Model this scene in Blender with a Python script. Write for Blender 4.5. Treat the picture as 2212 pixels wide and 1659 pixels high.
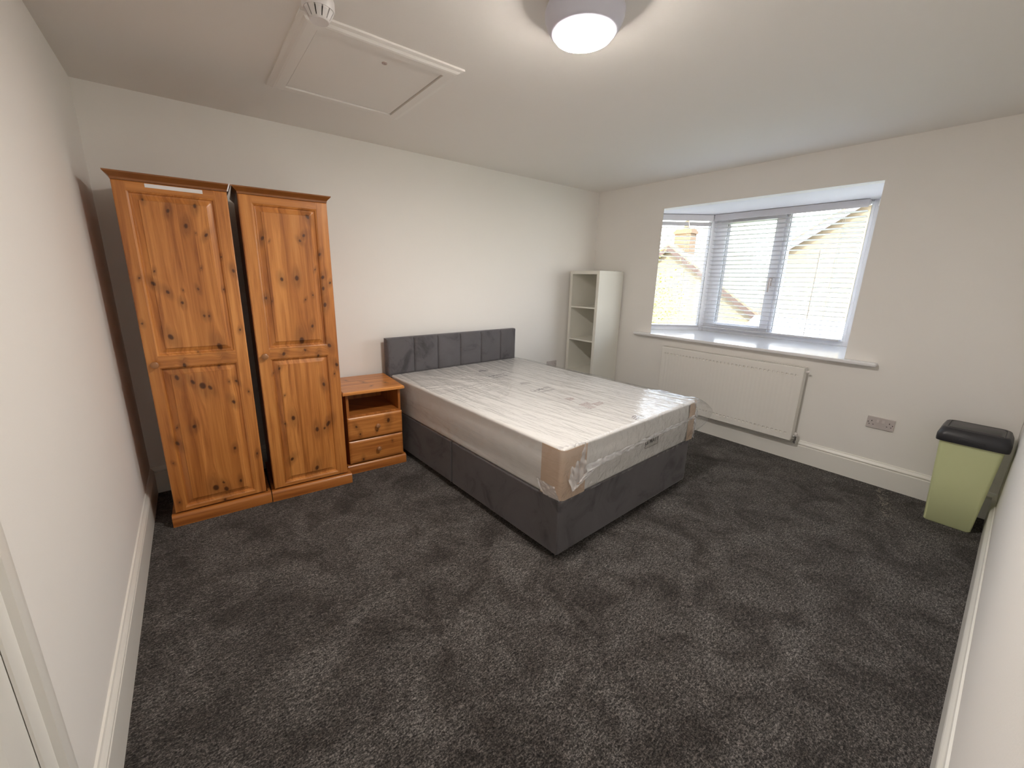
import bpy, math, random
import numpy as np
from mathutils import Matrix, Vector

for o in list(bpy.data.objects): bpy.data.objects.remove(o)
SC = bpy.context.scene
COL = SC.collection
PI = math.pi

# ------------------------------------------------------------------ camera
def cam_matrix(x, y, z, yaw, pitch, roll):
    return (Matrix.Translation((x, y, z)) @ Matrix.Rotation(yaw, 4, 'Z')
            @ Matrix.Rotation(pitch, 4, 'X') @ Matrix.Rotation(roll, 4, 'Z'))
cd = bpy.data.cameras.new('camera')
cam = bpy.data.objects.new('camera', cd); COL.objects.link(cam)
cam.matrix_world = cam_matrix(-3.8289, -3.2796, 1.4111, -0.6614, 1.3252, 0.0228)
cd.sensor_width = 36; cd.sensor_fit = 'HORIZONTAL'
cd.lens = 875.13 / 2212 * 36
cd.shift_x = 14.32 / 2212; cd.shift_y = -8.36 / 2212
cd.clip_start = 0.01; cd.clip_end = 300
SC.camera = cam

# ------------------------------------------------------------------ world, sun, exposure
SC.view_settings.view_transform = 'Standard'
SC.view_settings.look = 'None'
SC.view_settings.gamma = 1
SC.view_settings.use_curve_mapping = False
SC.view_settings.exposure = 0.38
SC.render.film_transparent = False
SC.cycles.max_bounces = 16; SC.cycles.diffuse_bounces = 10; SC.cycles.transparent_max_bounces = 16
SC.cycles.sample_clamp_indirect = 12
w = bpy.data.worlds.new('sky'); SC.world = w; w.use_nodes = True
nt = w.node_tree; nt.nodes.clear()
out = nt.nodes.new('ShaderNodeOutputWorld'); bg = nt.nodes.new('ShaderNodeBackground')
tc = nt.nodes.new('ShaderNodeTexCoord'); sp = nt.nodes.new('ShaderNodeSeparateXYZ')
rp = nt.nodes.new('ShaderNodeValToRGB')
nt.links.new(tc.outputs['Generated'], sp.inputs[0]); nt.links.new(sp.outputs['Z'], rp.inputs[0])
e = rp.color_ramp.elements
e[0].position = 0.0; e[0].color = (1.0, 0.94, 0.86, 1)
e[1].position = 0.45; e[1].color = (0.62, 0.78, 1.0, 1)
nt.links.new(rp.outputs[0], bg.inputs[0]); bg.inputs[1].default_value = 11.0
nt.links.new(bg.outputs[0], out.inputs[0])

sd = bpy.data.lights.new('sun', 'SUN'); sd.energy = 10; sd.angle = math.radians(0.6); sd.color = (1.0, 0.90, 0.76)
sun = bpy.data.objects.new('sun', sd); COL.objects.link(sun)
sun.rotation_euler = Vector((1.0, 0.35, -0.75)).to_track_quat('-Z', 'Y').to_euler()

LAMP_POWER = 240.0     # emission of the ceiling light's diffuser

def portal(name, loc, nrm, wd, ht):
    d = bpy.data.lights.new(name, 'AREA'); d.shape = 'RECTANGLE'; d.size = wd; d.size_y = ht
    d.cycles.is_portal = True
    o = bpy.data.objects.new(name, d); COL.objects.link(o)
    o.location = loc; o.rotation_euler = Vector(nrm).to_track_quat('-Z', 'Z').to_euler()
    return o
portal('window_portal', (0.86, -1.66, 1.5), (-1, 0, 0), 1.36, 1.16)
portal('window_portal', (0.52, -0.68, 1.5), (-0.622, -0.783, 0), 0.9, 1.16)
portal('window_portal', (0.52, -2.64, 1.5), (-0.622, 0.783, 0), 0.9, 1.16)

# ------------------------------------------------------------------ helpers
def lin(r, g, b):
    f = lambda c: (c / 255 / 12.92) if c / 255 <= .04045 else ((c / 255 + .055) / 1.055) ** 2.4
    return (f(r), f(g), f(b), 1)

class N:
    """small node-tree builder"""
    def __init__(s, name):
        s.m = bpy.data.materials.new(name); s.m.use_nodes = True
        s.t = s.m.node_tree; s.t.nodes.clear()
        s.out = s.n('ShaderNodeOutputMaterial')
        s.b = s.n('ShaderNodeBsdfPrincipled'); s.l(s.b, 'BSDF', s.out, 'Surface')
    def n(s, k, **kw):
        x = s.t.nodes.new(k)
        for a, v in kw.items(): setattr(x, a, v)
        return x
    def l(s, a, ao, b, bi): s.t.links.new(a.outputs[ao], b.inputs[bi])
    def set(s, **kw):
        for k, v in kw.items(): s.b.inputs[k.replace('_', ' ')].default_value = v
        return s
    def coord(s, scale=(1, 1, 1), kind='Object', rot=(0, 0, 0)):
        c = s.n('ShaderNodeTexCoord'); mp = s.n('ShaderNodeMapping')
        mp.inputs['Scale'].default_value = scale; mp.inputs['Rotation'].default_value = rot
        s.l(c, kind, mp, 'Vector'); return mp
    def noise(s, mp, sc, det=3, rough=.5, dist=0):
        x = s.n('ShaderNodeTexNoise'); x.inputs['Scale'].default_value = sc
        x.inputs['Detail'].default_value = det; x.inputs['Roughness'].default_value = rough
        x.inputs['Distortion'].default_value = dist
        if mp: s.l(mp, 'Vector', x, 'Vector')
        return x
    def ramp(s, src, so, stops):
        r = s.n('ShaderNodeValToRGB'); e = r.color_ramp.elements
        while len(e) < len(stops): e.new(.5)
        for q, (p, c) in zip(e, stops):
            q.position = p; q.color = c if len(c) == 4 else (*c, 1)
        s.l(src, so, r, 'Fac'); return r
    def mix(s, fac, a, b, mode='MIX'):
        x = s.n('ShaderNodeMix'); x.data_type = 'RGBA'; x.blend_type = mode
        for i, v in ((0, fac), (6, a), (7, b)):
            if isinstance(v, tuple) and len(v) == 2: s.t.links.new(v[0].outputs[v[1]], x.inputs[i])
            else: x.inputs[i].default_value = v
        return x
    def math(s, op, a, b=None, clamp=False):
        x = s.n('ShaderNodeMath', operation=op); x.use_clamp = clamp
        for i, v in ((0, a), (1, b)):
            if v is None: continue
            if isinstance(v, tuple): s.t.links.new(v[0].outputs[v[1]], x.inputs[i])
            else: x.inputs[i].default_value = v
        return x
    def bump(s, src, so, strength=.3, dist=.01):
        x = s.n('ShaderNodeBump'); x.inputs['Strength'].default_value = strength
        x.inputs['Distance'].default_value = dist
        s.l(src, so, x, 'Height'); s.l(x, 'Normal', s.b, 'Normal'); return x

def plain(name, col, rough=.5, metal=0, spec=.5, bump=None, **kw):
    k = N(name); k.set(Base_Color=col, Roughness=rough, Metallic=metal, Specular_IOR_Level=spec)
    if bump:
        mp = k.coord(); ns = k.noise(mp, bump[0], 3); k.bump(ns, 'Fac', bump[1], bump[2])
    for a, v in kw.items(): k.b.inputs[a.replace('_', ' ')].default_value = v
    return k.m

def wall_mat(name, col, var=.03):
    k = N(name); mp = k.coord()
    n1 = k.noise(mp, 1.3, 2); c2 = tuple(x * (1 - var) for x in col[:3]) + (1,)
    mx = k.mix((n1, 'Fac'), col, c2); k.l(mx, 2, k.b, 'Base Color')
    k.set(Roughness=.75, Specular_IOR_Level=.25)
    n2 = k.noise(mp, 160, 3); n3 = k.noise(mp, 9, 2)
    s = k.math('ADD', (n2, 'Fac'), (n3, 'Fac')); k.bump(s, 0, .12, .002)
    return k.m

M = {}
M['wall'] = wall_mat('wall_paint', (.84, .82, .79, 1))
M['ceil'] = wall_mat('ceiling_paint', (.82, .795, .76, 1))
M['gloss_white'] = plain('gloss_trim_paint', (.80, .785, .74, 1), .35, bump=(40, .05, .002))
M['sill'] = plain('gloss_sill_paint', (.80, .80, .82, 1), .14, bump=(25, .05, .002))
M['pvc'] = plain('pvc_frame', (.86, .87, .90, 1), .28)
M['seal'] = plain('window_seal', (.06, .06, .07, 1), .6)
M['slat'] = plain('blind_slat', (.52, .51, .53, 1), .32)
M['cord'] = plain('blind_cord', (.6, .58, .56, 1), .8)
M['rad'] = plain('radiator_enamel', (.80, .78, .74, 1), .30)
M['chrome'] = plain('chrome', (.75, .74, .74, 1), .12, 1)
M['plastic_white'] = plain('white_plastic', (.72, .69, .68, 1), .3)
M['socket'] = plain('socket_plastic', (.55, .50, .49, 1), .35)
M['dark'] = plain('dark_slot', (.012, .010, .010, 1), .6)
M['shelf'] = plain('white_foil_board', (.74, .73, .67, 1), .22, bump=(12, .03, .002))
M['bin'] = plain('green_plastic', (.60, .64, .36, 1), .42, bump=(90, .06, .001))
M['lid'] = plain('black_plastic', (.022, .022, .026, 1), .38, bump=(160, .12, .0008))
M['paper'] = plain('paper', (.80, .79, .80, 1), .8)
M['card'] = plain('brown_card', (.58, .44, .33, 1), .75, bump=(30, .3, .002))
M['black_foot'] = plain('black_glide', (.01, .01, .01, 1), .3)
M['ink'] = plain('grey_ink', (.20, .18, .20, 1), .7)
M['ink_red'] = plain('brown_ink', (.32, .19, .19, 1), .7)
M['tag'] = plain('label_cloth', (.50, .49, .47, 1), .8)
M['tag_ink'] = plain('label_ink', (.05, .045, .045, 1), .8)
M['lamp_body'] = plain('lamp_body', (.66, .67, .78, 1), .3)

def thin_clear(name, tint, ior, rough, extra=0.0, white=0.0, bump=None):
    k = N(name); k.t.nodes.remove(k.b)
    tr = k.n('ShaderNodeBsdfTransparent'); tr.inputs[0].default_value = tint
    gl = k.n('ShaderNodeBsdfGlossy'); gl.inputs['Roughness'].default_value = rough
    lw_ = k.n('ShaderNodeLayerWeight'); lw_.inputs['Blend'].default_value = .5
    f0 = ((ior - 1) / (ior + 1)) ** 2; p5 = k.math('POWER', (lw_, 'Facing'), 5.0); p6 = k.math('MULTIPLY', (p5, 0), 1 - f0)
    f = k.math('ADD', (p6, 0), extra + f0, True)
    mx = k.n('ShaderNodeMixShader'); k.l(f, 0, mx, 0); k.l(tr, 0, mx, 1); k.l(gl, 0, mx, 2)
    last = mx
    if white:
        df = k.n('ShaderNodeBsdfDiffuse'); df.inputs[0].default_value = (.9, .9, .92, 1)
        m2 = k.n('ShaderNodeMixShader'); m2.inputs[0].default_value = white
        k.l(mx, 0, m2, 1); k.l(df, 0, m2, 2); last = m2
    if bump:
        mp = k.coord(bump[0]); ns = k.noise(mp, bump[1], 4, .6, bump[4]); bp = k.n('ShaderNodeBump')
        bp.inputs['Strength'].default_value = bump[2]; bp.inputs['Distance'].default_value = bump[3]
        k.l(ns, 'Fac', bp, 'Height'); k.l(bp, 'Normal', gl, 'Normal'); k.l(bp, 'Normal', lw_, 'Normal')
    k.l(last, 0, k.out, 'Surface'); return k.m
M['glass'] = thin_clear('window_glass', (.97, .98, .98, 1), 1.45, 0.0)
M['wrap'] = thin_clear('clear_polythene', (.985, .985, .985, 1), 1.5, .10, .02, .035,
                       bump=((1.0, .16, 1.0), 26, .75, .012, 1.2))
M['film'] = thin_clear('folded_polythene', (.97, .97, .97, 1), 1.5, .14, .10, .42, bump=((1, 1, 1), 30, .9, .012, .8))

k = N('lamp_glow'); k.t.nodes.remove(k.b); em = k.n('ShaderNodeEmission')
em.inputs[0].default_value = (1.0, .93, .855, 1); em.inputs[1].default_value = LAMP_POWER
k.l(em, 0, k.out, 'Surface'); M['glow'] = k.m

# carpet
k = N('carpet'); mp = k.coord(); st = k.coord((1, 1, 1), rot=(0, 0, .5)); st.inputs['Scale'].default_value = (1.0, 2.1, 1)
fib = k.noise(st, 62, 5, .8, .9); fl = k.noise(mp, 170, 3, .7)
f2 = k.math('MULTIPLY', (fl, 'Fac'), .42); f1 = k.math('MULTIPLY', (fib, 'Fac'), .58); fs = k.math('ADD', (f1, 0), (f2, 0))
r = k.ramp(fs, 0, [(.40, (.008, .0075, .007)), (.47, (.042, .039, .037)), (.53, (.125, .117, .112)), (.62, (.36, .335, .32))])
pt = k.noise(mp, 4.5, 5, .62, .8); pr = k.ramp(pt, 'Fac', [(.36, (.42, .38, .36)), (.50, (.78, .75, .73)), (.64, (1.08, 1.07, 1.06))])
mx = k.mix(1.0, (r, 0), (pr, 0), 'MULTIPLY'); k.l(mx, 2, k.b, 'Base Color')
k.set(Roughness=.95, Specular_IOR_Level=.1, Sheen_Weight=.1, Sheen_Roughness=.5)
k.bump(fs, 0, .8, .012); M['carpet'] = k.m

# velvet
def velvet(name, a, b, spots=False):
    k = N(name); mp = k.coord()
    n1 = k.noise(mp, 5, 4, .65, .8); r = k.ramp(n1, 'Fac', [(.30, a), (.48, b), (.75, tuple(x * 1.12 for x in b))])
    n2 = k.noise(mp, 700, 2); k.bump(n2, 'Fac', .25, .001)
    k.l(r, 0, k.b, 'Base Color')
    k.set(Roughness=.85, Specular_IOR_Level=.15, Sheen_Weight=.55, Sheen_Roughness=.35)
    k.b.inputs['Sheen Tint'].default_value = (.75, .74, .78, 1)
    return k.m
M['velvet'] = velvet('grey_velvet', (.066, .062, .067), (.118, .112, .119))

# mattress ticking
k = N('mattress_knit'); mp = k.coord(); n1 = k.noise(mp, 260, 2); n2 = k.noise(mp, 7, 2)
mx = k.mix((n2, 'Fac'), (.71, .705, .69, 1), (.67, .66, .65, 1)); k.l(mx, 2, k.b, 'Base Color')
k.set(Roughness=.85, Specular_IOR_Level=.2); k.bump(n1, 'Fac', .3, .001); M['knit'] = k.m

# pine; colour driven by grain noise and by mesh attributes (knot, plank, warp, hz)
def pine(name, horiz=False, seed=0.0, dark=1.0):
    k = N(name); c = k.n('ShaderNodeTexCoord'); sx = k.n('ShaderNodeSeparateXYZ'); k.l(c, 'Object', sx, 0)
    at = {}
    for a in ('knot', 'plank', 'warp', 'hz'):
        x = k.n('ShaderNodeAttribute'); x.attribute_name = a; at[a] = x
    if horiz: u, v = (sx, 'Z'), (sx, 'X')
    else: u, v = (sx, 'X'), (sx, 'Z')
    ymul = k.math('MULTIPLY', (sx, 'Y'), 1.0)
    # swap grain direction where hz = 1 (rails)
    du = k.math('SUBTRACT', v, u); du2 = k.math('MULTIPLY', (du, 0), (at['hz'], 'Fac')); uu = k.math('ADD', u, (du2, 0))
    dv = k.math('SUBTRACT', u, v); dv2 = k.math('MULTIPLY', (dv, 0), (at['hz'], 'Fac')); vv = k.math('ADD', v, (dv2, 0))
    uw = k.math('ADD', (uu, 0), (at['warp'], 'Fac'))
    uw2 = k.math('ADD', (uw, 0), (ymul, 0))
    cb = k.n('ShaderNodeCombineXYZ')
    a1 = k.math('MULTIPLY', (uw2, 0), 20.0); a2 = k.math('MULTIPLY', (vv, 0), .9)
    pm = k.math('MULTIPLY', (at['plank'], 'Fac'), 37.0); a3 = k.math('ADD', (pm, 0), seed)
    k.l(a1, 0, cb, 0); k.l(a2, 0, cb, 1); k.l(a3, 0, cb, 2)
    n1 = k.noise(None, 1.6, 5, .62, .35); k.l(cb, 0, n1, 'Vector')
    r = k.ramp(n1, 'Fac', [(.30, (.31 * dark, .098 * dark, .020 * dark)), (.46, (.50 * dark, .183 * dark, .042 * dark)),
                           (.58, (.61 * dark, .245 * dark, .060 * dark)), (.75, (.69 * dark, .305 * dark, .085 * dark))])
    # plank to plank tone
    pr = k.ramp(at['plank'], 'Fac', [(0, (.78, .73, .67)), (.5, (.97, .97, .97)), (1, (1.12, 1.18, 1.28))])
    m1 = k.mix(1.0, (r, 0), (pr, 0), 'MULTIPLY')
    m2 = k.mix((at['knot'], 'Fac'), (m1, 2), (.065, .020, .007, 1)); k.l(m2, 2, k.b, 'Base Color')
    k.set(Roughness=.34, Specular_IOR_Level=.45, Coat_Weight=.25, Coat_Roughness=.22)
    k.bump(n1, 'Fac', .12, .001); return k.m
M['pine'] = pine('pine'); M['pine_h'] = pine('pine_horizontal', True, 3.0)
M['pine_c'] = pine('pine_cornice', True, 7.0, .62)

class MB:
    def __init__(s): s.v = []; s.f = []; s.mi = []
    def add(s, vs, fs, mi=0):
        o = len(s.v); s.v += [tuple(map(float, p)) for p in vs]
        s.f += [tuple(i + o for i in f) for f in fs]; s.mi += [mi] * len(fs); return s
    def box(s, x0, x1, y0, y1, z0, z1, mi=0):
        return s.add([(x0, y0, z0), (x1, y0, z0), (x1, y1, z0), (x0, y1, z0), (x0, y0, z1), (x1, y0, z1), (x1, y1, z1), (x0, y1, z1)],
                     [(3, 2, 1, 0), (4, 5, 6, 7), (0, 1, 5, 4), (1, 2, 6, 5), (2, 3, 7, 6), (3, 0, 4, 7)], mi)
    def prism(s, pts, a0, a1, axis='x', mi=0):
        """closed 2-D outline pts extruded along axis; pts are the two other coordinates in order"""
        def P(a, p):
            return {'x': (a, p[0], p[1]), 'y': (p[0], a, p[1]), 'z': (p[0], p[1], a)}[axis]
        n = len(pts)
        vs = [P(a0, p) for p in pts] + [P(a1, p) for p in pts]
        fs = [(i, (i + 1) % n, n + (i + 1) % n, n + i) for i in range(n)] + [tuple(range(n))[::-1], tuple(range(n, 2 * n))]
        return s.add(vs, fs, mi)
    def lathe(s, prof, c=(0, 0, 0), axis='z', n=40, mi=0):
        vs = []; fs = []
        for r, h in prof:
            for i in range(n):
                a = 2 * PI * i / n; p = (r * math.cos(a), r * math.sin(a), h)
                if axis == 'x': p = (h, p[0], p[1])
                if axis == 'y': p = (p[0], h, p[1])
                vs.append((p[0] + c[0], p[1] + c[1], p[2] + c[2]))
        for j in range(len(prof) - 1):
            for i in range(n):
                fs.append((j * n + i, j * n + (i + 1) % n, (j + 1) * n + (i + 1) % n, (j + 1) * n + i))
        fs.append(tuple(range(n))[::-1]); fs.append(tuple(range((len(prof) - 1) * n, len(prof) * n)))
        return s.add(vs, fs, mi)
    def tube(s, p, q, r, n=8, mi=0):
        p = Vector(p); q = Vector(q); d = (q - p).normalized()
        a = d.orthogonal().normalized(); b = d.cross(a)
        vs = [c + (a * math.cos(2 * PI * i / n) + b * math.sin(2 * PI * i / n)) * r for c in (p, q) for i in range(n)]
        return s.add(vs, [(i, (i + 1) % n, n + (i + 1) % n, n + i) for i in range(n)] + [tuple(range(n))[::-1], tuple(range(n, 2 * n))], mi)
    def build(s, name, mat, parent=None, bevel=0, seg=2, smooth=False, kind=None):
        me = bpy.data.meshes.new(name); me.from_pydata(s.v, [], s.f)
        mats = mat if isinstance(mat, list) else [mat]
        for m in mats: me.materials.append(m)
        if len(mats) > 1: me.polygons.foreach_set('material_index', s.mi)
        import bmesh
        bm = bmesh.new(); bm.from_mesh(me); bmesh.ops.recalc_face_normals(bm, faces=bm.faces); bm.to_mesh(me); bm.free()
        o = bpy.data.objects.new(name, me); COL.objects.link(o)
        if parent: o.parent = parent
        if bevel:
            b = o.modifiers.new('bevel', 'BEVEL'); b.width = bevel; b.segments = seg; b.limit_method = 'ANGLE'
            b.angle_limit = math.radians(35); b.harden_normals = False
        if smooth:
            me.polygons.foreach_set('use_smooth', [True] * len(me.polygons))
            if smooth != 'all': me.set_sharp_from_angle(angle=math.radians(40))
        if kind: o['kind'] = kind
        return o

def thing(name, label, cat, loc=(0, 0, 0), rz=0, group=None):
    o = bpy.data.objects.new(name, None); COL.objects.link(o); o.empty_display_size = .1
    o.location = loc; o.rotation_euler = (0, 0, rz); o['label'] = label; o['category'] = cat
    if group: o['group'] = group
    return o
def tag(o, label, cat, group=None):
    o['label'] = label; o['category'] = cat
    if group: o['group'] = group
    return o

def vnoise(x, y, seed=0):
    rs = np.random.RandomState(seed); T = rs.rand(64, 64)
    xi = np.floor(x).astype(int); yi = np.floor(y).astype(int); fx = x - xi; fy = y - yi
    fx = fx * fx * (3 - 2 * fx); fy = fy * fy * (3 - 2 * fy)
    g = lambda a, b: T[a % 64, b % 64]
    return (g(xi, yi) * (1 - fx) + g(xi + 1, yi) * fx) * (1 - fy) + (g(xi, yi + 1) * (1 - fx) + g(xi + 1, yi + 1) * fx) * fy

def sstep(a, b, x):
    t = np.clip((x - a) / (b - a), 0, 1); return t * t * (3 - 2 * t)

def lines(brk, step):
    out = []
    for a, b in zip(brk[:-1], brk[1:]):
        n = max(1, int(math.ceil((b - a) / step - 1e-6)))
        out += [a + (b - a) * i / n for i in range(n)]
    return np.array(out + [brk[-1]])

def grid_board(name, mat, parent, xs, zs, depth, thick, y0=0.0, attrs=None, smooth=True, flip=None):
    """front face (towards -y) from a height grid: y = y0 + depth(x,z); closed with sides and a flat back at y0+thick"""
    X, Z = np.meshgrid(xs, zs, indexing='ij'); D = depth(X, Z) if callable(depth) else np.zeros_like(X) + depth
    nx, nz = X.shape
    V = np.stack([X, y0 + D, Z], -1).reshape(-1, 3); idx = np.arange(nx * nz).reshape(nx, nz)
    F = np.stack([idx[:-1, :-1], idx[1:, :-1], idx[1:, 1:], idx[:-1, 1:]], -1).reshape(-1, 4).tolist()
    V = V.tolist(); o0 = len(V)
    rim = [idx[i, 0] for i in range(nx)] + [idx[-1, j] for j in range(1, nz)] + [idx[i, -1] for i in range(nx - 2, -1, -1)] + [idx[0, j] for j in range(nz - 2, 0, -1)]
    for i in rim: V.append([V[i][0], y0 + thick, V[i][2]])
    n = len(rim)
    for a in range(n):
        b = (a + 1) % n; F.append([int(rim[b]), int(rim[a]), o0 + a, o0 + b])
    F.append([o0 + a for a in range(n)][::-1])
    me = bpy.data.meshes.new(name); me.from_pydata(V, [], F); me.materials.append(mat)
    if attrs:
        for an, fn in attrs.items():
            A = me.attributes.new(an, 'FLOAT', 'POINT'); vals = np.zeros(len(V), np.float32)
            vals[:nx * nz] = fn(X, Z).reshape(-1)
            for q, i in enumerate(rim): vals[o0 + q] = vals[i]
            A.data.foreach_set('value', vals)
    if smooth:
        me.polygons.foreach_set('use_smooth', [True] * len(me.polygons)); me.set_sharp_from_angle(angle=math.radians(28))
    o = bpy.data.objects.new(name, me); COL.objects.link(o)
    if parent: o.parent = parent
    return o

def knot_fns(knots, seed=1, across=False):
    rs = random.Random(seed); K = [(x, z, r * 1.18, rs.uniform(-.6, .6), rs.uniform(1.2, 1.8)) for x, z, r in knots]
    def kn(X, Z):
        out = np.zeros_like(X)
        for x, z, r, a, e in K:
            dx, dz = X - x, Z - z; u = dx * math.cos(a) + dz * math.sin(a); v = (-dx * math.sin(a) + dz * math.cos(a)) / e
            d = np.sqrt(u * u + v * v) / r
            out = np.maximum(out, (1 - sstep(.55, 1.25, d)) * .95)
            out = np.maximum(out, .34 * (1 - sstep(1.0, 3.6, np.sqrt(u * u + (v / 1.5) ** 2) / r)))
        return out
    def wp(X, Z):
        out = np.zeros_like(X)
        for x, z, r, a, e in K:
            dx, dz = X - x, Z - z
            if across: dx, dz = dz, dx
            out += np.sign(dx + 1e-9) * (-r * 1.6) * np.exp(-(dx / (2.4 * r)) ** 2 - (dz / (5 * r)) ** 2) * np.minimum(1, np.abs(dx) / (r * .5))
        return out
    return kn, wp

# ------------------------------------------------------------------ room shell
W, L, H = 4.163, 3.366, 2.367
OY0, OY1, OZ0, OZ1 = -2.474, -0.838, 0.862, 2.112      # opening in the window wall
m = MB(); m.add([(-W - .12, -L - .12, 0), (.10, -L - .12, 0), (.10, .12, 0), (-W - .12, .12, 0)], [(0, 1, 2, 3)])
m = MB().box(-W - .12, .10, -L - .12, .12, -.12, 0); m.build('floor', M['carpet'], kind='structure')
HX0, HX1, HY0, HY1 = -3.284, -2.717, -1.314, -0.668   # loft hatch
m = MB()
m.box(-W - .12, .30, -L - .3, .3, H + .02, H + .25)
m.box(-W - .12, HX0, -L - .12, .12, H, H + .02); m.box(HX1, .10, -L - .12, .12, H, H + .02)
m.box(HX0, HX1, -L - .12, HY0, H, H + .02); m.box(HX0, HX1, HY1, .12, H, H + .02)
m.build('ceiling', M['ceil'], kind='structure')
MB().box(-W - .12, .10, 0, .12, 0, H).build('wall_back', M['wall'], kind='structure')
# left wall with a doorway, slightly out of square
DY0, DY1, DZ = -3.05, -2.255, 2.04
m = MB()
tl = math.tan(.0056)
def lw(y0, y1, z0, z1):
    m.add([(-W + y0 * tl, y0, z0), (-W + y1 * tl, y1, z0), (-W - .12, y1, z0), (-W - .12, y0, z0),
           (-W + y0 * tl, y0, z1), (-W + y1 * tl, y1, z1), (-W - .12, y1, z1), (-W - .12, y0, z1)],
          [(0, 1, 2, 3), (4, 5, 6, 7), (0, 1, 5, 4), (1, 2, 6, 5), (2, 3, 7, 6), (3, 0, 4, 7)])
lw(DY1, 0, 0, H); lw(-L, DY0, 0, H); lw(DY0, DY1, DZ, H)
m.build('wall_left', M['wall'], kind='structure')
MB().prism([(.10, -L), (-W - .12, -L - .008 * (W + .12)), (-W - .12, -L - .15), (.10, -L - .12)], 0, H, 'z').build('wall_front', M['wall'], kind='structure')
# window wall with the bay opening
m = MB()
m.prism([(0, -L), (0, OY0), (.10, OY0 - .085), (.10, -L)], 0, H, 'z'); m.prism([(0, OY1), (0, 0), (.10, 0), (.10, OY1 + .085)], 0, H, 'z')
m.prism([(0, OY0), (0, OY1), (.10, OY1 + .085), (.10, OY0 - .085)], 0, OZ0, 'z'); m.prism([(0, OY0), (0, OY1), (.10, OY1 + .085), (.10, OY0 - .085)], OZ1, H, 'z')
m.build('wall_right', M['wall'], kind='structure')
# bay shell beyond the wall: soffit, lower panel
BX = .80; BYa, BYb = -.985, -2.335; ux, uy = -.783, .622; LEN = .90
ea = (BX + ux * LEN, BYa + uy * LEN); eb = (BX + ux * LEN, BYb - uy * LEN)
foot = [(.10, ea[1] + .03), ea, (BX, BYa), (BX, BYb), eb, (.10, eb[1] - .03)]
MB().prism([(.10, ea[1] + .1), (BX + .12, BYa + .06), (BX + .12, BYb - .06), (.10, eb[1] - .1)], OZ1, OZ1 + .16, 'z').build('ceiling_bay', plain('white_soffit', (.74, .73, .76, 1), .7), kind='structure')
MB().prism([(.10, ea[1] + .05), (BX + .06, BYa + .03), (BX + .06, BYb - .03), (.10, eb[1] - .05)], .55, .858, 'z').build('wall_bay', M['wall'], kind='structure')
# sill board
m = MB()
m.prism([(-.063, -.668), (-.063, -2.666), (0, -2.666), (0, OY0), (.10, OY0 - .085), (.10, eb[1]), (BX + .02, BYb), (BX + .02, BYa), (.10, ea[1]), (.10, OY1 + .085), (0, OY1), (0, -.668)], .862, .889, 'z')
m.build('trim_1', M['sill'], bevel=.008, seg=3, kind='structure')

# baseboards: moulded profile (distance from wall, height)
SK = [(0, 0), (.018, 0), (.018, .136), (.0165, .139), (.011, .1415), (.0105, .1465), (.018, .149), (.0178, .155), (.0135, .163), (.0085, .171), (.006, .178), (0, .180)]
def skirt(name, p, q, nrm):
    p = Vector((*p, 0)); q = Vector((*q, 0)); nrm = Vector((*nrm, 0)).normalized(); k = len(SK); mb = MB()
    vs = [c + nrm * a + Vector((0, 0, h)) for c in (p, q) for a, h in SK]
    mb.add(vs, [(i, (i + 1) % k, k + (i + 1) % k, k + i) for i in range(k)] + [tuple(range(k))[::-1], tuple(range(k, 2 * k))])
    return mb.build(name, M['gloss_white'], kind='structure')
skirt('baseboard_right', (0, -L + .002), (0, -.001), (-1, 0))
skirt('baseboard_back', (-W, 0), (-.02, 0), (0, -1))
skirt('baseboard_left', (-W, -.02), (-W + -2.14 * tl, -2.14), (1, 0))
skirt('baseboard_front', (-.02, -L), (-W + .02, -L - .008 * (W - .02)), (0, 1))

# door in the left wall: casing (trim_2) and slab
CS = [(0, 0), (.010, 0), (.0118, .002), (.0130, .02), (.0135, .050), (.0165, .053), (.0165, .057), (.005, .062), (.0045, .110), (0, .112)]
m = MB()
def casing_v(y, sgn, z1):
    x0 = -W + y * tl
    pts = [(x0 + a, y + sgn * b) for a, b in CS]; m.prism(pts, 0, z1, 'z')
casing_v(-2.166, -1, DZ + .08); casing_v(DY0 - .10, 1, DZ + .08)
m.prism([(-W - .013 + a, DZ + .08 - b) for a, b in CS], -2.15, DY0 - .10, 'y')
m.box(-W - .12, -W - .0138, DY1 - .022, DY1, 0, DZ); m.box(-W - .12, -W - .016, DY0, DY0 + .022, 0, DZ); m.box(-W - .12, -W - .016, DY0, DY1, DZ - .022, DZ)
m.build('trim_2', M['gloss_white'], kind='structure', smooth=True)
xs = lines([0, .10, .112, .33, .342, .42, .432, .65, .662, .748], .02); zs = lines([.006, .20, .212, .88, .892, 1.02, 1.032, 1.88, 1.892, 2.012], .05)
def dd(X, Z):
    inx = ((X > .111) & (X < .331)) | ((X > .431) & (X < .651)); inz = ((Z > .211) & (Z < .881)) | ((Z > 1.031) & (Z < 1.881))
    return np.where(inx & inz, .010, 0.0)
o = grid_board('door_1', M['gloss_white'], None, xs, zs, dd, .035); o['kind'] = 'structure'
o.matrix_world = Matrix.Translation((-W - .0135, DY0 + .024, 0)) @ Matrix.Rotation(PI / 2, 4, 'Z')
mb = MB().lathe([(.026, 0), (.026, .008), (.010, .012), (.009, .045), (.0001, .046)], (.05, -.001, 1.0), 'y', 24)
mb.v = [(x, -y, z) for x, y, z in mb.v]
mb.box(.042, .16, -.052, -.040, .992, 1.008); h = mb.build('door_handle', M['chrome'], o, smooth=True)

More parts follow.
